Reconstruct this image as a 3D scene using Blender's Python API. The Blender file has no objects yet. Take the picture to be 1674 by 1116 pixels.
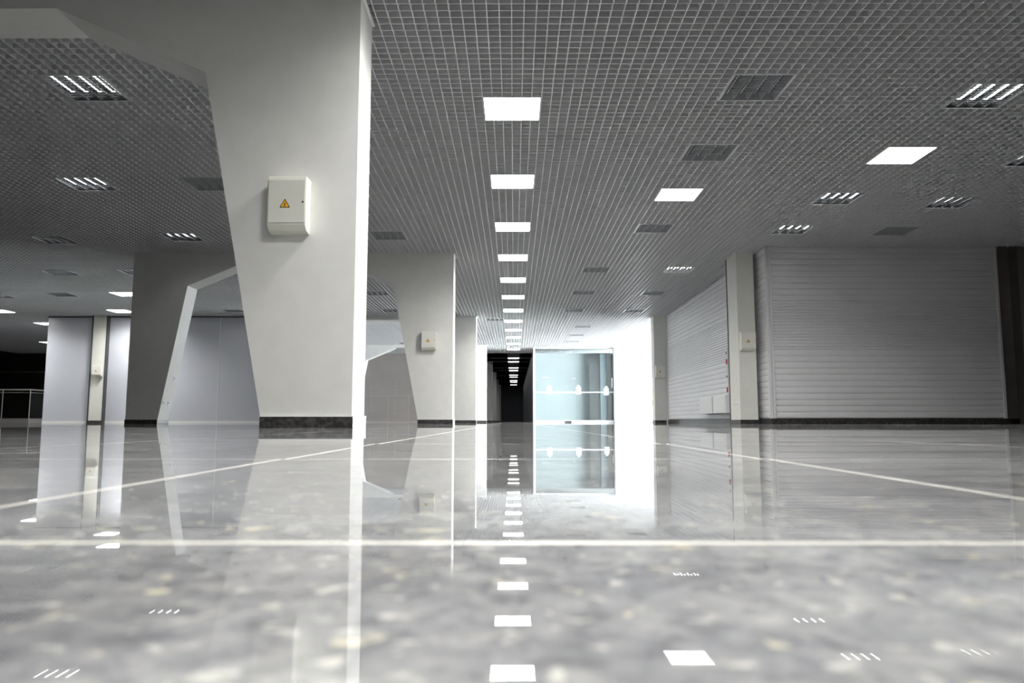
import bpy, bmesh, math, random
from mathutils import Vector, Matrix
random.seed(7)
S = bpy.context.scene
COL = S.collection
PI = math.pi

# ------------------------------------------------------------------ camera, world, exposure
HC = 0.046          # lens height above the polished floor
ZC = 3.31           # underside of the open-cell ceiling
cam_d = bpy.data.cameras.new('camera')
cam = bpy.data.objects.new('camera', cam_d); COL.objects.link(cam)
cam_d.sensor_width = 36.0
cam_d.lens = 36.0 * 1225 / 1674
cam_d.clip_start = 0.01; cam_d.clip_end = 400
cam.location = (0, 0, HC)
cam.rotation_euler = (math.radians(90 + 6.08), 0, 3 / 1225)
cam_d.dof.use_dof = True
cam_d.dof.focus_distance = 9.0
cam_d.dof.aperture_fstop = 11.0
S.camera = cam

S.view_settings.view_transform = 'Standard'
S.view_settings.look = 'None'
S.view_settings.gamma = 1.0
S.view_settings.use_curve_mapping = False
S.view_settings.exposure = 0.85
S.cycles.use_denoising = True
S.cycles.max_bounces = 12
S.cycles.diffuse_bounces = 6
S.cycles.glossy_bounces = 5
S.cycles.transparent_max_bounces = 12
S.cycles.sample_clamp_indirect = 8.0
S.cycles.caustics_reflective = False
S.cycles.caustics_refractive = False

W = bpy.data.worlds.new('world'); S.world = W; W.use_nodes = True
WORLD_STRENGTH = 62.0
bg = W.node_tree.nodes['Background']
bg.inputs[0].default_value = (0.95, 0.978, 1.0, 1)
bg.inputs[1].default_value = WORLD_STRENGTH

PANEL_E = 14.0       # glowing opal panels of the main hall
PANEL_W = 40.0       # power each panel throws down through its prismatic cover
PANEL_SPREAD = 150
TUBE_E = 20.0        # tubes of the louvred fittings that are switched on
FAR_E = 6.0          # dimmer panels down the dark corridor

def portal_light(name, loc, rot, sx, sy):
    l = bpy.data.lights.new(name, 'AREA'); l.shape = 'RECTANGLE'; l.size = sx; l.size_y = sy
    l.cycles.is_portal = True
    o = bpy.data.objects.new(name, l); o.location = loc; o.rotation_euler = rot
    COL.objects.link(o); return o
# daylight enters through the glazed wall on the right and the one at the end of the bay
WX, WY0, WY1 = 9.0, 23.6, 36.0
portal_light('daylight_side', (WX + 0.1, (WY0 + WY1) / 2, 1.65), (0, PI / 2, 0), 3.3, WY1 - WY0)
portal_light('daylight_end', ((4.95 + WX) / 2, WY1 + 0.1, 1.65), (-PI / 2, 0, 0), WX - 4.95, 3.3)

# ------------------------------------------------------------------ materials
def mat(name, col, rough=0.5, metal=0.0, spec=0.5, emis=None, es=0.0, coat=0.0):
    m = bpy.data.materials.new(name); m.use_nodes = True
    b = m.node_tree.nodes['Principled BSDF']
    b.inputs['Base Color'].default_value = (*col, 1)
    b.inputs['Roughness'].default_value = rough
    b.inputs['Metallic'].default_value = metal
    b.inputs['Specular IOR Level'].default_value = spec
    b.inputs['Coat Weight'].default_value = coat
    if emis:
        b.inputs['Emission Color'].default_value = (*emis, 1)
        b.inputs['Emission Strength'].default_value = es
    return m

def nd(nt, t, **kw):
    n = nt.nodes.new(t)
    for k, v in kw.items():
        setattr(n, k, v)
    return n

def noisy(name, c1, c2, scale, rough=0.5, detail=4, bump=0.0, spec=0.5, metal=0.0, p0=0.35, p1=0.65):
    m = mat(name, c1, rough, metal, spec)
    nt = m.node_tree; b = nt.nodes['Principled BSDF']
    tc = nd(nt, 'ShaderNodeTexCoord')
    n = nd(nt, 'ShaderNodeTexNoise'); n.inputs['Scale'].default_value = scale; n.inputs['Detail'].default_value = detail
    r = nd(nt, 'ShaderNodeValToRGB')
    r.color_ramp.elements[0].position = p0; r.color_ramp.elements[0].color = (*c1, 1)
    r.color_ramp.elements[1].position = p1; r.color_ramp.elements[1].color = (*c2, 1)
    nt.links.new(tc.outputs['Object'], n.inputs['Vector'])
    nt.links.new(n.outputs['Fac'], r.inputs['Fac'])
    nt.links.new(r.outputs['Color'], b.inputs['Base Color'])
    if bump:
        bp = nd(nt, 'ShaderNodeBump'); bp.inputs['Strength'].default_value = bump; bp.inputs['Distance'].default_value = 0.002
        nt.links.new(n.outputs['Fac'], bp.inputs['Height']); nt.links.new(bp.outputs['Normal'], b.inputs['Normal'])
    return m

M = {}
M['plaster'] = noisy('white_plaster', (0.70, 0.70, 0.68), (0.73, 0.73, 0.71), 6.0, 0.55)
M['column_paint'] = noisy('cream_column_paint', (0.66, 0.66, 0.61), (0.69, 0.69, 0.64), 6.0, 0.5)
M['grille'] = mat('grey_ceiling_grille', (0.66, 0.665, 0.675), 0.45)
M['plenum'] = noisy('dark_plenum', (0.025, 0.025, 0.028), (0.05, 0.05, 0.055), 2.0, 0.9)
M['box'] = mat('cream_enamel', (0.76, 0.76, 0.68), 0.35)
M['box_door'] = mat('cream_enamel_door', (0.72, 0.72, 0.66), 0.38)
M['yellow'] = mat('warning_yellow', (0.85, 0.45, 0.02), 0.45)
M['black'] = mat('warning_black', (0.012, 0.012, 0.012), 0.5)
M['red_bolt'] = mat('bolt_red_brown', (0.18, 0.03, 0.01), 0.5)
M['chrome'] = mat('dark_chrome', (0.3, 0.3, 0.3), 0.2, 1.0)
M['marble_dark'] = noisy('dark_marble', (0.018, 0.017, 0.016), (0.11, 0.105, 0.10), 28.0, 0.28, 8, p0=0.42, p1=0.78)
M['white_cap'] = mat('white_cap', (0.75, 0.76, 0.75), 0.3)
M['alu'] = mat('satin_aluminium', (0.42, 0.435, 0.45), 0.12, 1.0)
M['alu_matt'] = mat('matt_aluminium', (0.30, 0.315, 0.33), 0.5, 0.0)
M['light_frame'] = mat('light_frame_paint', (0.50, 0.51, 0.53), 0.4)
M['opal'] = mat('opal_lit', (0.9, 0.9, 0.9), 0.4, emis=(1.0, 0.985, 0.95), es=PANEL_E)
M['opal_far'] = mat('opal_lit_dim', (0.9, 0.9, 0.9), 0.4, emis=(1.0, 1.0, 1.0), es=FAR_E)
M['tube_on'] = mat('tube_lit', (0.9, 0.9, 0.9), 0.4, emis=(1.0, 0.99, 0.95), es=TUBE_E)
M['louvre_inside'] = mat('louvre_housing', (0.12, 0.125, 0.13), 0.5)
M['tube_off'] = mat('tube_unlit', (0.6, 0.6, 0.6), 0.3)
M['shutter'] = noisy('shutter_enamel', (0.70, 0.70, 0.72), (0.73, 0.73, 0.75), 1.3, 0.36)
M['shutter_post'] = mat('shutter_post_enamel', (0.66, 0.66, 0.68), 0.4)
M['panel_blue'] = noisy('pale_wall_panel', (0.50, 0.52, 0.57), (0.54, 0.56, 0.61), 0.6, 0.28)
M['dark_seam'] = mat('dark_seam', (0.06, 0.065, 0.07), 0.5)
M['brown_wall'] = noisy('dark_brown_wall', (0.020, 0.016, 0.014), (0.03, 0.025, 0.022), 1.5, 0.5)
M['recess'] = noisy('taupe_recess', (0.48, 0.44, 0.40), (0.52, 0.48, 0.44), 1.5, 0.6)
M['beige'] = noisy('beige_cladding', (0.40, 0.36, 0.335), (0.44, 0.40, 0.375), 0.8, 0.3)
M['stud'] = mat('pale_stud', (0.52, 0.475, 0.45), 0.4)
M['navy'] = noisy('dimmed_corridor_paint', (0.035, 0.037, 0.045), (0.045, 0.048, 0.056), 0.7, 0.6)  # the corridor's dimness is put into this wall and ceiling colour
M['interior'] = noisy('pale_teal_wall', (0.50, 0.55, 0.56), (0.54, 0.59, 0.60), 0.5, 0.5)
M['teal_grey'] = mat('teal_grey_paint', (0.22, 0.29, 0.32), 0.5)
M['white_frame'] = mat('white_frame', (0.82, 0.84, 0.85), 0.35)
M['paper'] = mat('white_vinyl', (0.9, 0.92, 0.92), 0.5)
M['steel'] = mat('brushed_steel', (0.55, 0.53, 0.50), 0.28, 0.9)
M['white_plastic'] = mat('white_plastic', (0.78, 0.79, 0.80), 0.35)
M['red'] = mat('red_tag', (0.45, 0.02, 0.04), 0.45)
M['socket'] = mat('socket_grey', (0.45, 0.45, 0.44), 0.4)

def glass_mat(name, tint, refl=1.0):
    m = bpy.data.materials.new(name); m.use_nodes = True; nt = m.node_tree
    nt.nodes.remove(nt.nodes['Principled BSDF'])
    out = nt.nodes['Material Output']
    t = nd(nt, 'ShaderNodeBsdfTransparent'); t.inputs[0].default_value = (*tint, 1)
    g = nd(nt, 'ShaderNodeBsdfGlossy'); g.inputs['Roughness'].default_value = 0.01
    f = nd(nt, 'ShaderNodeFresnel'); f.inputs[0].default_value = 1.45
    mx = nd(nt, 'ShaderNodeMixShader')
    nt.links.new(f.outputs[0], mx.inputs[0]); nt.links.new(t.outputs[0], mx.inputs[1]); nt.links.new(g.outputs[0], mx.inputs[2])
    nt.links.new(mx.outputs[0], out.inputs[0])
    return m
M['glass'] = glass_mat('clear_glass', (0.97, 0.99, 0.99))
M['glass_teal'] = glass_mat('teal_tinted_glass', (0.965, 0.988, 0.991))
M['glass_dark'] = glass_mat('railing_glass', (0.8, 0.82, 0.82))

TX0, TXS = 0.300, 0.575      # grout lines across and along
TY0, TYS = 0.292, 0.600
def floor_material():
    m = mat('polished_grey_marble', (0.4, 0.4, 0.4), 0.035, 0, 0.5)
    nt = m.node_tree; L = nt.links; b = nt.nodes['Principled BSDF']
    geo = nd(nt, 'ShaderNodeNewGeometry')
    sep = nd(nt, 'ShaderNodeSeparateXYZ'); L.new(geo.outputs['Position'], sep.inputs[0])
    def noise(scale, detail, rough=0.55, off=0.0, dist=0.0):
        mp = nd(nt, 'ShaderNodeMapping'); mp.inputs['Location'].default_value = (off, off * 1.7, 0)
        L.new(geo.outputs['Position'], mp.inputs['Vector'])
        n = nd(nt, 'ShaderNodeTexNoise'); n.inputs['Scale'].default_value = scale
        n.inputs['Detail'].default_value = detail; n.inputs['Roughness'].default_value = rough
        n.inputs['Distortion'].default_value = dist
        L.new(mp.outputs['Vector'], n.inputs['Vector']); return n
    def ramp(src, stops):
        r = nd(nt, 'ShaderNodeValToRGB'); e = r.color_ramp.elements
        e[0].position, e[0].color = stops[0][0], (*stops[0][1], 1)
        e[1].position, e[1].color = stops[-1][0], (*stops[-1][1], 1)
        for p, c in stops[1:-1]:
            x = e.new(p); x.color = (*c, 1)
        L.new(src, r.inputs['Fac']); return r
    def mix(fac, a, bb):
        x = nd(nt, 'ShaderNodeMix', data_type='RGBA')
        L.new(fac, x.inputs['Factor']); L.new(a, x.inputs['A'])
        if isinstance(bb, tuple): x.inputs['B'].default_value = (*bb, 1)
        else: L.new(bb, x.inputs['B'])
        return x.outputs['Result']
    base = ramp(noise(80, 7, 0.62, 0, 0.5).outputs['Fac'], [(0.30, (0.18, 0.185, 0.195)), (0.44, (0.30, 0.306, 0.316)), (0.56, (0.37, 0.376, 0.382)), (0.70, (0.48, 0.484, 0.472))])
    def mul(a, fac):
        m_ = nd(nt, 'ShaderNodeMix', data_type='RGBA', blend_type='MULTIPLY'); m_.inputs['Factor'].default_value = 1.0
        L.new(a, m_.inputs['A']); L.new(fac, m_.inputs['B']); return m_.outputs['Result']
    col = mul(base.outputs['Color'], ramp(noise(3.0, 6, 0.66, 5.1).outputs['Fac'], [(0.38, (0.62, 0.61, 0.61)), (0.62, (1.0, 1.0, 0.99))]).outputs['Color'])
    col = mul(col, ramp(noise(17.0, 7, 0.66, 2.3).outputs['Fac'], [(0.36, (0.70, 0.705, 0.73)), (0.56, (1.0, 1.0, 1.0))]).outputs['Color'])
    chips = ramp(noise(95, 4, 0.55, 9.3, 0.4).outputs['Fac'], [(0.60, (0, 0, 0)), (0.69, (0.85, 0.85, 0.85))])
    col = mix(chips.outputs['Color'], col, (0.54, 0.535, 0.49))
    cream = ramp(noise(62, 3, 0.5, 1.3, 0.4).outputs['Fac'], [(0.64, (0, 0, 0)), (0.70, (0.9, 0.9, 0.9))])
    col = mix(cream.outputs['Color'], col, (0.57, 0.54, 0.41))
    dark = ramp(noise(90, 4, 0.55, 3.7, 0.4).outputs['Fac'], [(0.28, (0.75, 0.75, 0.75)), (0.38, (0, 0, 0))])
    col = mix(dark.outputs['Color'], col, (0.13, 0.135, 0.165))
    def line(axis, origin, period, half):
        a = nd(nt, 'ShaderNodeMath', operation='SUBTRACT'); L.new(sep.outputs[axis], a.inputs[0]); a.inputs[1].default_value = origin - period / 2
        d = nd(nt, 'ShaderNodeMath', operation='PINGPONG'); L.new(a.outputs[0], d.inputs[0]); d.inputs[1].default_value = period / 2
        # pingpong peaks at the grout line
        g = nd(nt, 'ShaderNodeMath', operation='GREATER_THAN'); L.new(d.outputs[0], g.inputs[0]); g.inputs[1].default_value = period / 2 - half
        return g.outputs[0]
    mx = nd(nt, 'ShaderNodeMath', operation='MAXIMUM')
    L.new(line('X', TX0, TXS, 0.0022), mx.inputs[0]); L.new(line('Y', TY0, TYS, 0.0022), mx.inputs[1])
    col = mix(mx.outputs[0], col, (0.52, 0.50, 0.40))
    # stone body under a hard polish; the polish is not equally closed everywhere
    nt.nodes.remove(b)
    out = nt.nodes['Material Output']
    df = nd(nt, 'ShaderNodeBsdfDiffuse'); L.new(col, df.inputs['Color'])
    gl = nd(nt, 'ShaderNodeBsdfGlossy'); gl.inputs['Color'].default_value = (0.97, 0.97, 0.97, 1)
    rr = nd(nt, 'ShaderNodeMapRange'); rr.inputs['To Min'].default_value = 0.012; rr.inputs['To Max'].default_value = 0.5
    L.new(mx.outputs[0], rr.inputs['Value']); L.new(rr.outputs[0], gl.inputs['Roughness'])
    fr = nd(nt, 'ShaderNodeFresnel'); fr.inputs[0].default_value = 1.68
    pol = nd(nt, 'ShaderNodeMapRange'); pol.inputs['From Min'].default_value = 0.35; pol.inputs['From Max'].default_value = 0.62
    pol.inputs['To Min'].default_value = 0.84; pol.inputs['To Max'].default_value = 1.0
    L.new(noise(14, 7, 0.68, 7.7).outputs['Fac'], pol.inputs['Value'])
    fm = nd(nt, 'ShaderNodeMath', operation='MULTIPLY'); L.new(fr.outputs[0], fm.inputs[0]); L.new(pol.outputs[0], fm.inputs[1])
    ms = nd(nt, 'ShaderNodeMixShader'); L.new(fm.outputs[0], ms.inputs[0]); L.new(df.outputs[0], ms.inputs[1]); L.new(gl.outputs[0], ms.inputs[2])
    L.new(ms.outputs[0], out.inputs[0])
    return m
M['floor'] = floor_material()

# ------------------------------------------------------------------ mesh helpers
class MB:
    def __init__(s): s.v = []; s.f = []
    def box(s, x0, y0, z0, x1, y1, z1):
        n = len(s.v)
        s.v += [(x0,y0,z0),(x1,y0,z0),(x1,y1,z0),(x0,y1,z0),(x0,y0,z1),(x1,y0,z1),(x1,y1,z1),(x0,y1,z1)]
        s.f += [(n,n+3,n+2,n+1),(n+4,n+5,n+6,n+7),(n,n+1,n+5,n+4),(n+1,n+2,n+6,n+5),(n+2,n+3,n+7,n+6),(n+3,n,n+4,n+7)]
        return s
    def quad(s, *p):
        n = len(s.v); s.v += list(p); s.f.append(tuple(range(n, n + len(p)))); return s
    def prism(s, poly, axis, a, b):
        """poly: list of 2D points, extruded along axis from a to b (axis 0:x 1:y 2:z)"""
        n = len(s.v); k = len(poly)
        def P(u, w, t):
            return {0: (t, u, w), 1: (u, t, w), 2: (u, w, t)}[axis]
        s.v += [P(u, w, a) for u, w in poly] + [P(u, w, b) for u, w in poly]
        s.f.append(tuple(range(n, n + k))); s.f.append(tuple(range(n + 2 * k - 1, n + k - 1, -1)))
        for i in range(k):
            j = (i + 1) % k
            s.f.append((n + i, n + k + i, n + k + j, n + j))
        return s
    def tube(s, p0, p1, r, seg=12):
        p0, p1 = Vector(p0), Vector(p1); d = (p1 - p0).normalized()
        u = d.orthogonal().normalized(); w = d.cross(u); n = len(s.v)
        for p in (p0, p1):
            for i in range(seg):
                a = 2 * PI * i / seg
                s.v.append(tuple(p + (u * math.cos(a) + w * math.sin(a)) * r))
        for i in range(seg):
            j = (i + 1) % seg; s.f.append((n + i, n + j, n + seg + j, n + seg + i))
        s.f.append(tuple(range(n + seg - 1, n - 1, -1))); s.f.append(tuple(range(n + seg, n + 2 * seg)))
        return s
    def build(s, name, m, parent=None, bevel=0.0, fix=True, seg=2):
        me = bpy.data.meshes.new(name); me.from_pydata(s.v, [], s.f)
        if fix:
            bm = bmesh.new(); bm.from_mesh(me); bmesh.ops.recalc_face_normals(bm, faces=bm.faces); bm.to_mesh(me); bm.free()
        me.materials.append(m); me.update()
        o = bpy.data.objects.new(name, me); COL.objects.link(o)
        if parent: o.parent = parent
        if bevel:
            md = o.modifiers.new('edge', 'BEVEL'); md.width = bevel; md.segments = seg; md.limit_method = 'ANGLE'
        return o

def tag(o, label, cat, group=None, kind=None):
    o['label'] = label; o['category'] = cat
    if group: o['group'] = group
    if kind: o['kind'] = kind
    return o
def struct(o, label=None):
    o['kind'] = 'structure'
    if label: o['label'] = label
    return o
def empty(name, loc=(0, 0, 0), rz=0.0):
    o = bpy.data.objects.new(name, None); o.location = loc; o.rotation_euler = (0, 0, rz); o.empty_display_size = 0.1
    COL.objects.link(o); return o
def kids(o): return [c for c in bpy.data.objects if c.parent == o]
def copy_tree(o, parent=None):
    c = o.copy(); COL.objects.link(c); c.parent = parent
    for ch in kids(o): copy_tree(ch, c)
    return c

ZT = 4.05      # top of walls, above the open-cell ceiling
XL, XR, YB = -26.0, 12.5, -7.0

# ------------------------------------------------------------------ floor: stone tiles laid almost, not quite, level
fb = MB()
def tile_edges(origin, period, lo, hi):
    k0 = math.floor((lo - origin) / period); out = [lo]
    k = k0
    while origin + k * period < hi:
        if origin + k * period > lo: out.append(origin + k * period)
        k += 1
    out.append(hi); return out
xs = tile_edges(TX0, TXS, XL, XR); ys = tile_edges(TY0, TYS, YB, 72.0)
for j in range(len(ys) - 1):
    y0, y1 = ys[j], ys[j + 1]; far = y0 > 12
    if far:
        continue
    cy = (y0 + y1) / 2
    for i in range(len(xs) - 1):
        x0, x1 = xs[i], xs[i + 1]
        sl = random.uniform(-0.0005, 0.0005); sx = random.uniform(-0.0003, 0.0003)
        if abs(y1 - TY0) < 1e-4: sl, zoff = 0.0072, 0.0
        elif abs(y0 - TY0) < 1e-4: sl, zoff = 0.0028, 0.0017
        elif abs(y0 - TY0 - TYS) < 1e-4: sl, zoff = 0.0020, 0.0017
        else: zoff = sl * (y1 - cy)
        if abs(y1 - TY0) < 1e-4 or abs(y0 - TY0) < 1e-4: sx *= 0.2
        def z(x, y): return zoff + sl * (y - y1) + sx * (x - (x0 + x1) / 2)
        fb.quad((x0, y0, z(x0, y0)), (x1, y0, z(x1, y0)), (x1, y1, z(x1, y1)), (x0, y1, z(x0, y1)))
yf = [y for y in ys if y > 12][0]
fb.quad((XL, yf, 0), (XR, yf, 0), (XR, 72, 0), (XL, 72, 0))
fb.box(XL, YB, -0.05, XR, 72, -0.006)
for e in ((XL - .3, YB - .3, XL, 72.3), (XR, YB - .3, XR + .3, 72.3), (XL, YB - .3, XR, YB), (XL, 72, XR, 72.3)):
    fb.box(e[0], e[1], -0.05, e[2], e[3], 0.0)
struct(fb.build('floor', M['floor'], fix=False), 'polished grey marble tile floor with cream grout lines')

# ------------------------------------------------------------------ ceiling fittings: where they are
# (near-left corner x, y, type, label)
FIT = []
ordn = ['first', 'second', 'third', 'fourth', 'fifth', 'sixth', 'seventh', 'eighth', 'ninth', 'tenth', 'eleventh', 'twelfth']
CX = -0.317
for k in range(-5, 0):
    FIT.append((CX, 7.28 + 2.4 * k, 'panel', f'glowing square panel of the central row, overhead and behind the viewpoint, {ordn[-k-1]} back', 'central row of glowing panels'))
for k in range(12):
    FIT.append((CX, 7.28 + 2.4 * k, 'panel', f'{ordn[k]} glowing square panel of the central row, counted from the viewpoint', 'central row of glowing panels'))
far_k = [k for k in range(13, 26) if k % 3 != 0]
for n, k in enumerate(far_k):
    FIT.append((CX, 7.28 + 2.4 * k, 'far', f'{ordn[n]} small glowing panel in the ceiling of the dark corridor, counted from its mouth', 'glowing panels down the dark corridor'))
g_l = 'louvred square ceiling lights'
FIT += [
 (2.083, 6.78, 'off', 'large unlit louvred square light with dimpled cells, nearest right of the central row', g_l),
 (2.083, 8.58, 'off', 'unlit louvred square light just behind the large dimpled one', g_l),
 (2.083, 10.28, 'panel', 'glowing parallelogram-looking panel nearer the central row on the right side', 'glowing panels on the right'),
 (2.083, 12.18, 'off', 'unlit grey louvred light directly beyond the nearer glowing panel on the right', g_l),
 (4.483, 6.98, 'on', 'largest louvred light with four bright serrated slits, near the top right corner', g_l),
 (4.483, 8.68, 'panel', 'glowing panel farther out toward the right edge of the ceiling', 'glowing panels on the right'),
 (4.483, 10.48, 'on', 'louvred light with thin lit slits behind the outer glowing panel on the right', g_l),
 (4.483, 12.28, 'on', 'small louvred light with thin lit slits just above the pillar beside the grey corner shutter', g_l),
 (6.283, 8.78, 'on', 'louvred light cut by the right edge of the picture', g_l),
 (6.283, 10.68, 'on', 'louvred light with thin lit slits in the outermost row on the right', g_l),
 (6.283, 12.38, 'off', 'dark louvred light right above the wide grey shutter', g_l),
 (1.483, 15.68, 'off', 'unlit louvred light of the second bay, nearer the central row', g_l),
 (3.283, 15.68, 'on', 'faintly lit louvred light of the second bay above the long receding shutter', g_l),
 (1.483, 18.58, 'off', 'pale unlit louvred light in the middle of the second bay, nearer the central row', g_l),
 (3.283, 18.68, 'off', 'dark louvred light in the sunlit strip before the far right pillar', g_l),
 (1.483, 21.68, 'off', 'washed-out louvred light at the end of the second bay, nearer the central row', g_l),
 (3.283, 21.78, 'off', 'dark louvred light right in front of the far right pillar', g_l),
 (2.083, 25.48, 'off', 'nearest of the three washed-out louvred lights before the glass shop', g_l),
 (2.083, 28.08, 'off', 'middle one of the three washed-out louvred lights before the glass shop', g_l),
 (2.083, 30.38, 'off', 'farthest of the three washed-out louvred lights, right before the glass shop', g_l),
 (-0.917, 23.68, 'off', 'dark slot-like louvred light beside the third portal top', g_l),
 (-2.517, 12.68, 'off', 'dark louvred light half hidden by the near column, before the second portal', g_l),
 (-4.517, 6.78, 'dim', 'largest louvred light seen through the near portal, four faint slits', g_l),
 (-4.517, 9.78, 'off', 'unlit louvred light touching the edge of the near sloping column', g_l),
 (-6.217, 9.78, 'on', 'louvred light with four bright white slits, left of the near column', g_l),
 (-6.217, 12.78, 'on', 'small louvred light with four thin slits above the dark portal leg', g_l),
 (-8.617, 12.98, 'dim', 'dark louvred light near the left edge with faint slits', g_l),
 (-8.617, 15.88, 'on', 'louvred light with one bright slit, beside the dark portal leg', g_l),
 (-10.317, 15.98, 'on', 'louvred light with one bright slit left of the dark portal leg, nearer one', g_l),
 (-10.317, 18.78, 'panel', 'glowing panel beside the dark portal leg, nearer of the two there', 'glowing panels on the left'),
 (-12.017, 18.88, 'on', 'louvred light with a single thin slit above the pale left wall', g_l),
 (-13.817, 19.08, 'dim', 'small faint louvred light at the left edge of the picture', g_l),
 (-12.017, 21.78, 'panel', 'glowing panel beside the dark portal leg, farther of the two there', 'glowing panels on the left'),
 (-8.617, 21.78, 'on', 'louvred light with one short slit seen through the second portal', g_l),
 (-3.817, 18.68, 'off', 'nearer dark louvred light seen under the second portal lintel', g_l),
 (-3.917, 21.68, 'off', 'farther dark louvred light seen under the second portal lintel', g_l),
 (-15.617, 21.78, 'panel', 'glowing panel just cut off by the left edge of the picture', 'glowing panels on the left'),
 (-16.017, 24.68, 'panel', 'glowing panel left of the pale wall, above the railing', 'glowing panels on the left'),
 (-19.617, 30.68, 'panel', 'most distant glowing panel at far left, partly behind the pale wall', 'glowing panels on the left'),
 (-4.817, 31.08, 'off', 'thin dark louvred light above the far white portal', g_l),
]

# ------------------------------------------------------------------ ceiling: open-cell grille, 10 cm cells
def cut(lo, hi, holes):
    segs = [(lo, hi)]
    for a, b in holes:
        new = []
        for s, e in segs:
            if b <= s or a >= e: new.append((s, e)); continue
            if a > s: new.append((s, a))
            if b < e: new.append((b, e))
        segs = new
    return segs
GX0, GY0 = 0.083, 0.08
T = 0.0042; GH = 0.05
GY1 = 36.0
gb = MB()
# solid things the grille stops at
SOLID = [(4.75, 13.87, 30, 23.15), (0.87, 36.9, 30, 60)]
x = GX0 - 0.1 * 240
nx = 0
while x < XR:
    holes = [(fy, fy + 0.6) for fx, fy, *_ in FIT if fx + 0.01 < x < fx + 0.59]
    holes += [(s[1], s[3]) for s in SOLID if s[0] < x < s[2]]
    for a, b in cut(YB, GY1, holes):
        gb.box(x - T, a, ZC, x + T, b, ZC + GH)
    x += 0.1
y = GY0 - 0.1 * 70
while y < GY1:
    holes = [(fx, fx + 0.6) for fx, fy, *_ in FIT if fy + 0.01 < y < fy + 0.59]
    holes += [(s[0], s[2]) for s in SOLID if s[1] < y < s[3]]
    for a, b in cut(-24, XR, holes):
        gb.box(a, y - T, ZC + 0.0004, b, y + T, ZC + GH - 0.0004)
    y += 0.1
struct(gb.build('ceiling', M['grille'], fix=False), 'grey open-cell grid ceiling')
struct(MB().box(XL, YB, ZC + 0.62, XR, 72, ZC + 0.7).build('ceiling_slab', M['plenum']), 'dark slab above the open-cell ceiling')
# corridor ceiling: closed panels, the lack of daylight put into their dark colour
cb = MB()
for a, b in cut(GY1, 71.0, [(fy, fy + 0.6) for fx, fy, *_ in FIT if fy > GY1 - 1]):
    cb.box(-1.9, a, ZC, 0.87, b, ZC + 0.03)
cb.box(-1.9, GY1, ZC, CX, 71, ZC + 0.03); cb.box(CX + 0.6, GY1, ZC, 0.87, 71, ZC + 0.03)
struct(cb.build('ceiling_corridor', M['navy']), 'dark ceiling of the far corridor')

# ------------------------------------------------------------------ ceiling fittings
def louvre(tube_mat, refl='alu'):
    root = empty('louvred_ceiling_light')
    f = MB()
    w = 0.022
    for a in ((0.003, 0.003, 0.597, w), (0.003, 0.597 - w + 0.003, 0.597, 0.597), (0.003, w, w, 0.6 - w), (0.6 - w, w, 0.597, 0.6 - w)):
        f.box(a[0], a[1], -0.004, a[2], a[3], 0.02)
    f.build('frame', M['light_frame'], root)
    h = MB()
    h.box(0.01, 0.01, 0.085, 0.59, 0.59, 0.09)
    h.box(0.01, 0.01, 0.02, 0.014, 0.59, 0.085); h.box(0.586, 0.01, 0.02, 0.59, 0.59, 0.085)
    h.box(0.014, 0.01, 0.02, 0.586, 0.014, 0.085); h.box(0.014, 0.586, 0.02, 0.586, 0.59, 0.085)
    h.build('housing', M['louvre_inside'], root)
    r = MB()
    cw = (0.6 - 2 * w) / 4
    for i in range(5):
        cx = w + i * cw
        l = 0.027 if i > 0 else 0.003; rr = 0.027 if i < 4 else 0.003
        r.prism([(cx - min(l, 0.003), 0.0), (cx + min(rr, 0.003), 0.0), (cx + rr * 0.62, 0.036), (cx + rr, 0.078), (cx - l, 0.078), (cx - l * 0.62, 0.036)], 1, w, 0.6 - w)
    for i in range(4):
        a = w + i * cw + 0.003; b = a + cw - 0.006
        for j in range(1, 10):
            cy = w + j * (0.6 - 2 * w) / 10
            r.prism([(cy - 0.001, 0.003), (cy + 0.001, 0.003), (cy + 0.003, 0.009), (cy - 0.003, 0.009)], 0, a, b)
    for y0_, y1_ in ((w, w + 0.03), (0.6 - w - 0.03, 0.6 - w)):
        near = y0_ == w
        r.prism([(y0_ if near else y1_ - 0.002, 0.001), (y0_ + 0.002 if near else y1_, 0.001), (y1_ if near else y1_, 0.078), (y0_, 0.078)], 0, w, 0.6 - w)
    r.build('louvre', M[refl], root)
    for i in range(4):
        cx = w + (i + 0.5) * cw
        MB().tube((cx, 0.056, 0.062), (cx, 0.544, 0.062), 0.0072, 10).build('tube', tube_mat, root)
    return root
def panel(em, watts=0):
    root = empty('square_ceiling_panel_light')
    f = MB(); w = 0.014
    for a in ((0.003, 0.003, 0.597, w), (0.003, 0.6 - w, 0.597, 0.597), (0.003, w, w, 0.6 - w), (0.6 - w, w, 0.597, 0.6 - w)):
        f.box(a[0], a[1], -0.004, a[2], a[3], 0.03)
    f.box(0.003, 0.003, 0.03, 0.597, 0.597, 0.035)
    f.build('frame', M['light_frame'], root)
    MB().box(w, w, 0.0, 0.6 - w, 0.6 - w, 0.006).build('diffuser', em, root)
    if watts:
        l = bpy.data.lights.new('panel_light', 'AREA'); l.shape = 'SQUARE'; l.size = 0.56
        l.energy = watts; l.spread = math.radians(PANEL_SPREAD); l.color = (1.0, 0.985, 0.95)
        lo = bpy.data.objects.new('panel_light', l); COL.objects.link(lo); lo.parent = root; lo.location = (0.3, 0.3, -0.006)
    return root
M['tube_dim'] = mat('tube_lit_dim', (0.9, 0.9, 0.9), 0.4, emis=(1.0, 0.99, 0.95), es=TUBE_E * 0.3)
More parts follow.
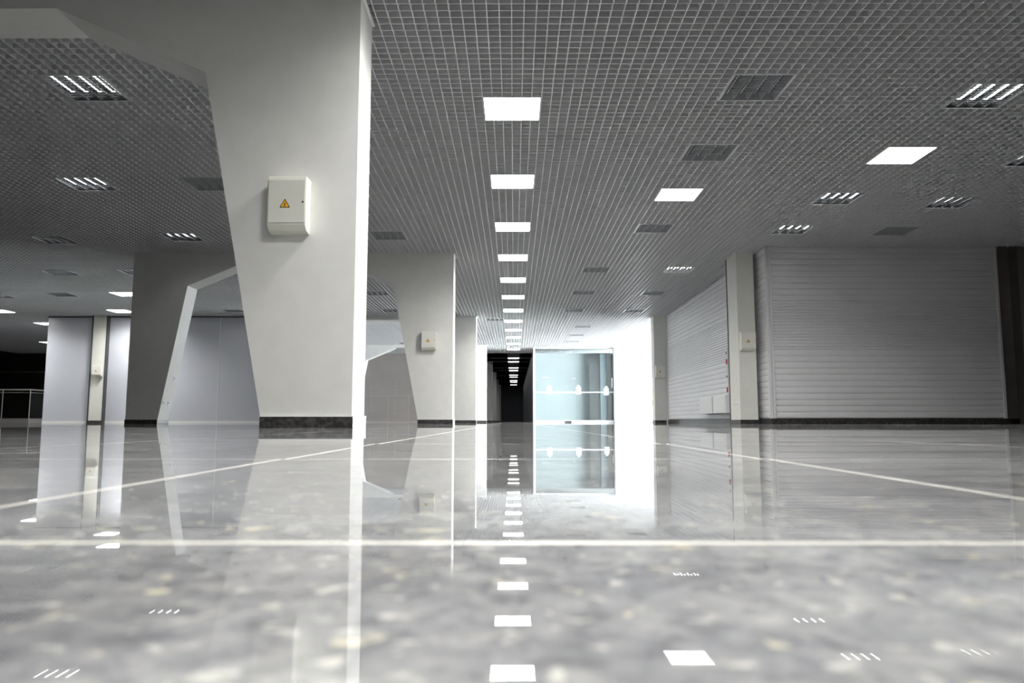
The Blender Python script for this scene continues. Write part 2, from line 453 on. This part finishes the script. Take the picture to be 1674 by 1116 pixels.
makers = {'off': lambda: louvre(M['tube_off'], 'alu_matt'), 'on': lambda: louvre(M['tube_on']), 'dim': lambda: louvre(M['tube_dim']),
          'panel': lambda: panel(M['opal'], PANEL_W), 'far': lambda: panel(M['opal_far'], 5.0)}
protos = {}
for fx, fy, ty, lab, grp in FIT:
    if ty not in protos:
        o = protos[ty] = makers[ty]()
    else:
        o = copy_tree(protos[ty])
    o.location = (fx, fy, ZC)
    tag(o, lab, 'ceiling light', grp)

# ------------------------------------------------------------------ portals: a wall pierced by a faceted opening
PX0, PX1 = -7.40, -1.17
PT = 0.45
HALF = [(-6.80, 0.0), (-6.33, 2.66), (-5.08, 3.19), (-3.50, 3.19), (-2.34, 2.68), (-1.815, 0.0)]
def portal_mesh():
    m = MB()
    outer = [(PX0, 0.0), (PX0, ZT - 0.08), (PX1, ZT - 0.08), (PX1, 0.0)]
    poly = [(PX0, 0), HALF[0], HALF[1], (PX0, 2.66)]
    cells = [
        [(PX0, 0), HALF[0], HALF[1], (PX0, 2.66)],
        [(PX0, 2.66), HALF[1], HALF[2], (-5.08, ZT - .08), (PX0, ZT - .08)],
        [HALF[2], HALF[3], (-3.50, ZT - .08), (-5.08, ZT - .08)],
        [HALF[3], HALF[4], (PX1, 2.68), (PX1, ZT - .08), (-3.50, ZT - .08)],
        [HALF[4], HALF[5], (PX1, 0), (PX1, 2.68)],
    ]
    for c in cells:
        for yy in (0, PT):
            m.quad(*[(u, yy, w) for u, w in c])
    rim = [(PX0, 0), (PX0, 2.66), (PX0, ZT - .08), (-5.08, ZT - .08), (-3.50, ZT - .08), (PX1, ZT - .08), (PX1, 2.68), (PX1, 0)] + HALF[::-1]
    n = len(rim)
    for i in range(n):
        a, b = rim[i], rim[(i + 1) % n]
        m.quad((a[0], 0, a[1]), (b[0], 0, b[1]), (b[0], PT, b[1]), (a[0], PT, a[1]))
    me = m
    return me
def weld(o, d=1e-4):
    bm = bmesh.new(); bm.from_mesh(o.data)
    bmesh.ops.remove_doubles(bm, verts=bm.verts, dist=d); bmesh.ops.recalc_face_normals(bm, faces=bm.faces)
    bm.to_mesh(o.data); bm.free()
def skirt(x0, x1, y0, y1, root, ov=0.012, h=0.079):
    MB().box(x0 - ov, y0 - ov, 0, x1 + ov, y1 + ov, h).build('skirting', M['marble_dark'], root, 0.002)
    MB().box(x0 - ov - .002, y0 - ov - .002, h, x1 + ov + .002, y1 + ov + .002, h + 0.006).build('skirting_cap', M['white_cap'], root)
PY = [5.43, 14.33, 23.15, 32.0, 40.9, 49.7, 58.6, 67.4]
plabel = ['nearest white portal with a sloping column at the left centre and dark marble base',
          'second white portal, its dark left leg with a bright white reveal and a column carrying a panel box',
          'third white portal, seen as a plain grey column behind the second one',
          'fourth portal, glowing bluish white in daylight under the lintel of the second',
          'first grey column on the left wall of the dark corridor',
          'second grey column on the left wall of the dark corridor',
          'third grey column on the left wall of the dark corridor',
          'last thin column on the left wall of the dark corridor']
def make_portal():
    root = empty('portal_column')
    o = portal_mesh().build('portal_frame', M['plaster'], root, fix=False); weld(o)
    skirt(-1.82, PX1, 0, PT, root); skirt(PX0, -6.80, 0, PT, root)
    MB().box(PX1, 0.0, ZC - 0.022, PX1 + 0.022, PT, ZC).build('ceiling_trim', M['white_cap'], root)
    return root
p0 = make_portal()
for i in range(4):
    o = p0 if i == 0 else copy_tree(p0)
    o.location = (0, PY[i], 0)
    tag(o, plabel[i], 'column', 'white faceted portals in line')
c0 = None
for i in range(4, 8):
    if c0 is None:
        o = c0 = empty('corridor_column')
        MB().box(-1.9, 0, 0, PX1, PT, ZC).build('shaft', M['plaster'], o)
        skirt(-1.9, PX1, 0, PT, o)
    else: o = copy_tree(c0)
    o.location = (0, PY[i], 0)
    tag(o, plabel[i], 'column', 'columns along the dark corridor')

# ------------------------------------------------------------------ right-hand pillars
def pillar(x0, x1, y0, y1, label, m='column_paint'):
    root = empty('square_pillar', ((x0 + x1) / 2, (y0 + y1) / 2, 0))
    a, b = (x1 - x0) / 2, (y1 - y0) / 2
    MB().box(-a, -b, 0, a, b, ZT - .08).build('shaft', M[m], root, 0.004)
    skirt(-a, a, -b, b, root, 0.006)
    if y0 < 20: MB().box(-a - 0.014, b, 0.0, -a + 0.03, b + 0.02, ZC).build('gap_shade_strip', M['dark_seam'], root)  # dark strip stands in for the shaded gap behind the pillar
    tag(root, label, 'column', 'cream square pillars'); return root
pillar(4.315, 4.65, 14.33, 14.97, 'cream square pillar on the right between the long shutter and the corner shutter')
pillar(4.345, 4.70, 23.15, 23.6, 'far cream square pillar at the edge of the dazzling daylight')

# ------------------------------------------------------------------ electrical panel boxes
def make_box():
    root = empty('electrical_panel_box')
    w, h, d = 0.14, 0.41, 0.125
    b = MB()
    # back body with top and bottom chamfered toward the wall
    b.prism([(0, 0.0), (-d * 0.72, 0.012), (-d, 0.05), (-d, h - 0.028), (-d * 0.96, h), (0, h)], 0, -w, w)
    b.build('case', M['box'], root, 0.004)
    dr = MB(); dr.box(-w + 0.008, -d - 0.006, 0.062, w - 0.004, -d + 0.001, h - 0.032)
    MB().box(-w + 0.0055, -d - 0.0012, 0.0595, w - 0.0015, -d + 0.0008, h - 0.0295).build('door_gap_shade', M['socket'], root)  # grey plate paints the dark recess line around the door
    door = dr.build('door', M['box_door'], root, 0.0025)
    # yellow triangle with black border and bolt
    tz, ts = 0.195, 0.040
    def tri(s, r): return [(s * math.cos(a), s * math.sin(a)) for a in (PI / 2, PI / 2 + 2 * PI / 3, PI / 2 + 4 * PI / 3)]
    def rounded(s, rad):
        pts = []
        for k in range(3):
            a0 = PI / 2 + k * 2 * PI / 3; cx, cz = (s - 2 * rad) * math.cos(a0), (s - 2 * rad) * math.sin(a0)
            for q in range(-2, 3):
                a = a0 + q * PI / 6; pts.append((cx + rad * math.cos(a), cz + rad * math.sin(a)))
        return pts
    cx0 = -0.01
    MB().prism([(cx0 + u, tz + w_) for u, w_ in rounded(0.046, 0.005)], 1, -d - 0.0072, -d - 0.006).build('sign_border', M['black'], door)
    MB().prism([(cx0 + u, tz + w_) for u, w_ in rounded(0.0365, 0.003)], 1, -d - 0.0082, -d - 0.0072).build('sign_face', M['yellow'], door)
    bolt = [(0.003, 0.022), (-0.0065, 0.003), (-0.0005, 0.004), (-0.0045, -0.009), (-0.0075, -0.0085), (0.0005, -0.0165), (0.004, -0.0065), (0.0015, -0.0075), (0.0065, 0.0075), (0.0, 0.0062), (0.007, 0.021)]
    MB().prism([(cx0 + u, tz + w_ - 0.001) for u, w_ in bolt], 1, -d - 0.009, -d - 0.0082).build('lightning_bolt', M['red_bolt'], door)
    lk = MB().tube((w - 0.020, -d - 0.011, 0.215), (w - 0.020, -d - 0.006, 0.215), 0.0065, 14)
    lk.build('lock', M['chrome'], door)
    return root
bx = make_box()
for i, (x, y, z, sc, lab) in enumerate([
    (-1.652, 5.43, 1.415, 1.0, 'large cream electrical panel box with warning triangle on the nearest sloping column'),
    (-1.630, 14.33, 1.400, 0.88, 'cream electrical panel box with warning triangle on the second portal column'),
    (4.475, 14.33, 1.390, 0.87, 'cream electrical panel box on the pillar beside the corner shutter'),
    (4.510, 23.15, 1.395, 0.88, 'small electrical panel box on the far right pillar'),
    (-12.81, 23.04, 1.415, 0.86, 'small electrical panel box on the cream strip of the pale left wall')]):
    o = bx if i == 0 else copy_tree(bx)
    o.location = (x, y, z); o.scale = (1, 1, sc)
    tag(o, lab, 'electrical box', 'cream electrical panel boxes')

# ------------------------------------------------------------------ roller shutters
def slat_profile(z0, z1, pitch_fn):
    """list of (depth, z): shallow convex slats with a groove between"""
    out = []; z = z0
    while z < z1 - 1e-4:
        p = min(pitch_fn(z), z1 - z)
        out += [(0.016, z), (0.002, z + min(0.009, p * .2)), (-0.003, z + p * 0.3), (-0.003, z + p * 0.7), (0.0, z + p - 0.006)]
        z += p
    out.append((0.016, z1)); return out
def pitch(z): return 0.0575 if 1.30 < z < 2.24 else 0.115
def shutter(name, label, axis, plane, a, b, posts=(1, 1)):
    """axis 'x': runs along x at y=plane, faces -y; axis 'y': runs along y at x=plane, faces -x"""
    root = empty(name)
    prof = slat_profile(0.10, ZC + 0.03, pitch)
    m = MB(); n = len(prof)
    for t in (a, b):
        for d, z in prof:
            m.v.append((t, plane + d, z) if axis == 'x' else (plane + d, t, z))
    for i in range(n - 1): m.f.append((i, i + 1, n + i + 1, n + i))
    if axis == 'x': m.box(a, plane + .018, .1, b, plane + 0.04, ZC + .03)
    else: m.box(plane + .018, a, .1, plane + 0.04, b, ZC + .03)
    m.build('slat_curtain', M['shutter'], root)
    for s, t in ((posts[0], a), (posts[1], b)):
        if not s: continue
        q = MB(); w = 0.05
        t0, t1 = (t, t + w) if t == a else (t - w, t)
        if axis == 'x': q.box(t0, plane - 0.02, .1, t1, plane + .02, ZC)
        else: q.box(plane - 0.02, t0, .1, plane + .02, t1, ZC)
        q.build('side_rail', M['shutter_post'], root, 0.003)
    tag(root, label, 'roller shutter', 'pale grey roller shutters')
    return root
shutter('roller_shutter', 'wide dim grey roller shutter facing the viewer at the right', 'x', 13.87, 4.778, 9.07)
shutter('roller_shutter', 'long white roller shutter receding toward the daylight', 'y', 4.75, 15.0, 23.12)
shutter('roller_shutter', 'narrow strip of shutter between the cream pillar and the corner post', 'y', 4.75, 13.95, 14.80, (0, 0))
cp = MB().box(4.715, 13.845, 0.1, 4.773, 13.918, ZC).build('corner_post', M['shutter_post'], None, 0.003)
tag(cp, 'white corner post where the two grey shutters meet', 'post')
# bases under the shutters
struct(MB().box(4.69, 23.12, 0, 4.80, 23.5, ZT - .1).build('wall_joint', M['shutter_post']), 'narrow joint between the far pillar and the shop')
sb = MB().box(4.73, 13.85, 0, 9.1, 13.93, 0.098)
struct(sb.build('baseboard_right', M['marble_dark']), 'dark stone base under the wide shutter')
sb = MB().box(4.73, 13.93, 0, 4.79, 14.95, 0.098).box(4.73, 14.95, 0, 4.79, 23.15, 0.098)
struct(sb.build('baseboard_side', M['marble_dark']), 'dark stone base under the long shutter')
# shop core behind the shutters
struct(MB().box(4.80, 13.93, 0, 9.06, 23.5, ZT - .1).build('wall_shop', M['recess']), 'walls of the shuttered shop')

# small wall units on the long shutter
for i, (ya, yb, lab) in enumerate([(16.29, 17.32, 'white wall unit low on the long shutter, the nearer of the pair'), (17.42, 18.56, 'white wall unit low on the long shutter, the farther of the pair')]):
    root = empty('wall_unit', (4.745, (ya + yb) / 2, 0.225)); hl = (yb - ya) / 2
    MB().box(-0.16, -hl, 0, 0, hl, 0.40).build('casing', M['white_plastic'], root, 0.01)
    MB().box(-0.168, -hl + 0.06, 0.03, -0.16, hl - 0.06, 0.365).build('front_panel', M['white_cap'], root, 0.004)
    tag(root, lab, 'wall unit', 'white wall units on the shutter')
root = empty('cable_trunking', (4.745, 16.50, 0.64))
MB().box(-0.05, -0.035, 0, 0, 0.035, 1.02).build('duct', M['white_plastic'], root, 0.004)
for z in (0.04, 0.66): MB().box(-0.062, -0.04, z, -0.048, 0.04, z + 0.11).build('red_tag', M['red'], root)
for z in (0.36, 0.88): MB().box(-0.060, -0.02, z, -0.05, 0.02, z + 0.05).build('latch', M['dark_seam'], root)
tag(root, 'slim white vertical trunking with two red tags on the long shutter', 'trunking')

# wall sockets
def sockets(x, y, z, sx, lab, slope=0.0):
    root = empty('wall_socket', (x, y, z))
    MB().box(min(0, sx * .008), -0.04, -0.045, max(0, sx * .008), 0.04, 0.045).build('plate', M['white_plastic'], root, 0.002)
    MB().tube((sx * .008, 0, 0), (sx * .011, 0, 0), 0.02, 14).build('outlet', M['socket'], root)
    root.rotation_euler = (0, slope, 0)
    tag(root, lab, 'wall socket', 'wall sockets')
sockets(4.315, 14.52, 0.38, -1, 'nearer low socket on the shaded side of the cream pillar')
sockets(4.315, 14.75, 0.38, -1, 'farther low socket on the shaded side of the cream pillar')
sockets(4.315, 14.55, 0.86, -1, 'switch plate at waist height on the side of the cream pillar')
def leg_x(z): return -6.80 + (0.47 / 2.66) * z
sl = math.atan(0.47 / 2.66)
sockets(leg_x(.40), 14.42, 0.40, 1, 'nearer low socket on the bright reveal of the dark portal leg', sl)
sockets(leg_x(.40), 14.63, 0.40, 1, 'farther low socket on the bright reveal of the dark portal leg', sl)
sockets(leg_x(.88), 14.65, 0.88, 1, 'switch plate at waist height on the bright reveal of the portal leg', sl)

# ------------------------------------------------------------------ right end recess
struct(MB().box(9.07, 15.3, 0, 10.25, 15.4, ZT - .1).build('wall_recess', M['recess']), 'taupe wall in the recess beyond the wide shutter')
pr = MB().box(10.25, 15.02, 0, 10.75, 15.45, ZT - .1); struct(pr.build('wall_pier', M['recess']), 'dark taupe pier at the right edge')
struct(MB().box(9.07, 13.95, 0, 9.1, 15.3, ZT - .1).build('wall_return', M['recess']), 'side of the shuttered shop')
struct(MB().box(9.1, 15.285, 0, 10.25, 15.3, .1).box(10.24, 15.0, 0, 10.77, 15.02, .1).build('baseboard_recess', M['marble_dark']), 'dark base of the recess')

# ------------------------------------------------------------------ outer walls of the hall
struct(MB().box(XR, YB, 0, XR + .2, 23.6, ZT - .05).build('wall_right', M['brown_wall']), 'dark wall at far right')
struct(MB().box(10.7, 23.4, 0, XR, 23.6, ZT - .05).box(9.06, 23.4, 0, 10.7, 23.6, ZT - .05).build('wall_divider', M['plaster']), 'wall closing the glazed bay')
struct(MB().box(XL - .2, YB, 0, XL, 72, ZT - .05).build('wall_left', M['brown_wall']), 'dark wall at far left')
struct(MB().box(XL, YB - .2, 0, XR, YB, ZT - .05).build('wall_behind', M['plaster']), 'wall behind the viewpoint')

# pale panelled wall at the left, y = 23.2
struct(MB().box(-14.55, 23.2, 0, -7.35, 23.4, ZT - .05).build('wall_panelled', M['panel_blue']), 'pale bluish panelled wall')
struct(MB().box(-14.55, 23.4, 0, -14.4, 36.6, ZT - .05).build('wall_panelled_side', M['panel_blue']), 'return of the panelled wall')
root = empty('wall_pilaster', (-12.855, 23.2, 0))
MB().box(-0.205, -0.13, 0.0, 0.205, 0.0, ZC + .03).build('shaft', M['column_paint'], root, 0.004)
for s in (-1, 1): MB().box(s * .225 - .02, -0.14, 0.0, s * .225 + .02, -0.0, ZC + .03).build('edge_strip', M['dark_seam'], root)
MB().box(-0.245, -0.145, 0.0, 0.245, -0.13, 0.07).build('skirting', M['marble_dark'], root)
tag(root, 'cream pilaster with dark edges on the pale left wall', 'pilaster')
sm = MB()
for x in (-9.16, -10.9): sm.box(x - .008, 23.192, 0.06, x + .008, 23.2, ZC)
sm.box(-14.55, 23.19, 0, -7.4, 23.2, 0.06)
struct(sm.build('trim_1', M['white_cap']), 'seams, base strip and head strip of the pale panelled wall')

struct(MB().box(-14.55, 23.17, ZC - .035, -7.4, 23.2, ZC).build('trim_4', M['dark_seam']), 'dark line along the top of the pale panelled wall')
# far-left dark wall with seams
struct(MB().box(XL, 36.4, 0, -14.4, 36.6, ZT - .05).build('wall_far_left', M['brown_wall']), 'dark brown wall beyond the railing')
struct(MB().box(XL, 36.38, 2.42, -14.5, 36.4, 2.44).build('trim_2', M['recess']), 'thin seam on the dark brown wall')

# beige cladding seen through the fourth portal, and corridor side wall
struct(MB().box(-14.4, 36.4, 0, -1.9, 36.6, ZT - .05).build('wall_beige', M['beige']), 'beige clad wall beyond the far portal')
sm = MB()
for x in (-6.1, -5.1): sm.box(x - .01, 36.39, 0.05, x + .01, 36.4, 1.28)
sm.box(-9, 36.392, 1.28, -3, 36.4, 1.3)
sm.box(-9, 36.36, 0, -1.9, 36.4, 0.05)
struct(sm.build('trim_3', M['stud']), 'pale seams and base strip of the beige wall')
for X, zs in ((-6.95, [0.55, .72, .9, 1.07, 1.25, 1.42, 1.6, 1.77, 1.95]), (-5.75, [0.45, .65, .85, 1.02, 1.4, 1.57, 1.75, 1.92])):
    for q, z in enumerate(zs):
        o = MB().tube((X, 36.37, z), (X, 36.4, z), 0.028, 8).build('wall_stud', M['stud'])
        tag(o, f"{ordn[q]} pale stud from the bottom in the {'left' if X < -6 else 'right'} vertical row on the beige wall", 'stud',
            'left row of studs on the beige wall' if X < -6 else 'right row of studs on the beige wall')
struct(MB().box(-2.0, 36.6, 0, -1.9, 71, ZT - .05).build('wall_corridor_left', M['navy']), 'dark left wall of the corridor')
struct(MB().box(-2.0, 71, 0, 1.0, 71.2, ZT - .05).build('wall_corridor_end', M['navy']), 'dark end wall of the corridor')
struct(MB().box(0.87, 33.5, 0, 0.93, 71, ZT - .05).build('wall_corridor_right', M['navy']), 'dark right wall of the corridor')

# ------------------------------------------------------------------ glass-fronted shop
GYF = 33.3
root = empty('glass_shop_front', (0, GYF, 0))
MB().box(0.86, -0.06, 0, 0.95, 0.06, ZC - 0.0).build('side_post', M['white_frame'], root)
MB().box(0.95, -0.05, ZC - 0.05, 4.42, 0.05, ZC).build('head_beam', M['white_frame'], root)
MB().box(0.95, -0.04, 0, 4.42, 0.04, 0.09).build('bottom_rail', M['white_frame'], root)
for a, b in ((0.95, 2.28), (2.285, 3.57), (3.575, 4.42)):
    MB().box(a, -0.006, 0.09, b, 0.006, ZC - .05).build('glass_pane', M['glass_teal'], root)
for x in (2.28, 3.57, 0.97): MB().tube((x, -0.03, 1.675), (x, 0.03, 1.675), 0.03, 10).build('glass_clamp', M['steel'], root)
MB().box(0.95, -0.012, 1.30, 4.42, -0.008, 1.352).build('white_stripe', M['paper'], root)
MB().box(2.25, -0.06, 0.0, 2.55, -0.04, 0.07).build('floor_lock', M['dark_seam'], root)
tag(root, 'tall teal-tinted glass shop front with a white stripe across it', 'shop front')
for i, (xc, zb, pos) in enumerate([(1.58, 1.24, 'left'), (2.86, 1.24, 'middle'), (4.10, 1.20, 'right')]):
    o = MB().prism([(xc - .115, zb), (xc + .115, zb), (xc + .115, zb + .30), (xc + .07, zb + .33), (xc + .05, zb + .33), (xc + .05, zb + .40), (xc - .05, zb + .40), (xc - .05, zb + .33), (xc - .07, zb + .33), (xc - .115, zb + .30)], 1, GYF - 0.035, GYF - 0.012).build('hanging_notice', M['paper'])
    tag(o, f'{pos} white tabbed notice on the glass shop front', 'notice', 'white notices on the glass')
# inside of the shop
struct(MB().box(0.93, 36.9, 0, 4.82, 37.0, ZT - .05).build('wall_shop_inside', M['interior']), 'pale wall inside the glass shop')
root = empty('inner_column', (4.37, 36.5, 0)); MB().box(-0.18, -0.2, 0, 0.15, 0.2, ZC).build('shaft', M['teal_grey'], root)
MB().box(-0.19, -0.21, 0, 0.16, 0.21, 0.08).build('skirting', M['white_cap'], root)
tag(root, 'grey column inside the glass shop, at its right end', 'column')
MB_side = MB().box(4.66, GYF + .2, 0.09, 4.67, 36.0, ZC - .1)
struct(MB_side.build('window_3', M['glass']), 'side glazing of the glass shop')
root = empty('white_shop_pillar', (4.67, GYF, 0))
MB().box(-0.24, -0.2, 0, 0.24, 0.2, ZC + .03).build('shaft', M['white_frame'], root)
hd = MB().tube((-0.33, -0.12, 1.55), (-0.33, -0.12, 1.95), 0.015, 8)
hd.tube((-0.33, -0.12, 1.6), (-0.24, -0.12, 1.6), 0.012, 8).tube((-0.33, -0.12, 1.9), (-0.24, -0.12, 1.9), 0.012, 8)
hd.build('pull_handle', M['steel'], root)
tag(root, 'bright white pillar at the right end of the glass shop front', 'column')

# ------------------------------------------------------------------ daylight glazing
def glazing(name, axis, plane, a, b, n, label):
    g = MB()
    if axis == 'y': g.box(plane, a, 0.05, plane + .01, b, ZC + .6)
    else: g.box(a, plane, 0.05, b, plane + .01, ZC + .6)
    o = struct(g.build(name, M['glass']), label)
    f = MB()
    for i in range(n + 1):
        t = a + (b - a) * i / n
        if axis == 'y': f.box(plane - .03, t - .03, 0.061, plane + .04, t + .03, ZC + .6)
        else: f.box(t - .03, plane - .03, 0.061, t + .03, plane + .04, ZC + .6)
    if axis == 'y': f.box(plane - .03, a, 0, plane + .04, b, .06)
    else: f.box(a, plane - .03, 0, b, plane + .04, .06)
    f.build('window_frame', M['white_frame'], o)
glazing('window_1', 'y', WX, WY0, WY1, 7, 'full-height glazed wall on the right, flooded with daylight')
glazing('window_2', 'x', WY1, 4.95, WX, 3, 'full-height glazing at the end of the bright bay')
struct(MB().box(4.82, 36.0, 0, 4.95, 37.0, ZT - .05).build('wall_bay', M['plaster']), 'white pier between the shop and the end glazing')

# ------------------------------------------------------------------ railing, far left
root = empty('glass_railing', (-15.87, 24.6, 0))
h = MB().tube((-6.5, 0, 1.08), (0, 0, 1.08), 0.022).tube((0, 0, 1.08), (0, 6.5, 1.08), 0.022); h.build('handrail', M['steel'], root)
h = MB().tube((-6.5, 0, .985), (0, 0, .985), 0.008, 8).tube((0, 0, .985), (0, 6.5, .985), 0.008, 8); h.build('upper_wire', M['steel'], root)
for k in range(6): MB().tube((-0.9 * k, 0, 0.0), (-0.9 * k, 0, 1.06), 0.016, 10).build('post', M['steel'], root)
for k in range(1, 6): MB().tube((0, 1.1 * k, 0.0), (0, 1.1 * k, 1.06), 0.016, 10).build('post', M['steel'], root)
MB().box(-6.5, -0.02, 0.0, 0, 0.02, 0.14).box(-.02, 0, 0, .02, 6.5, .14).build('kick_plate', M['steel'], root)
MB().box(-6.5, -0.004, 0.15, 0, 0.004, 0.96).build('glass_panel', M['glass_dark'], root)
MB().box(-.004, 0, 0.15, .004, 6.5, .96).build('glass_panel', M['glass_dark'], root)
tag(root, 'steel and glass railing at the far left edge before the dark wall', 'railing')
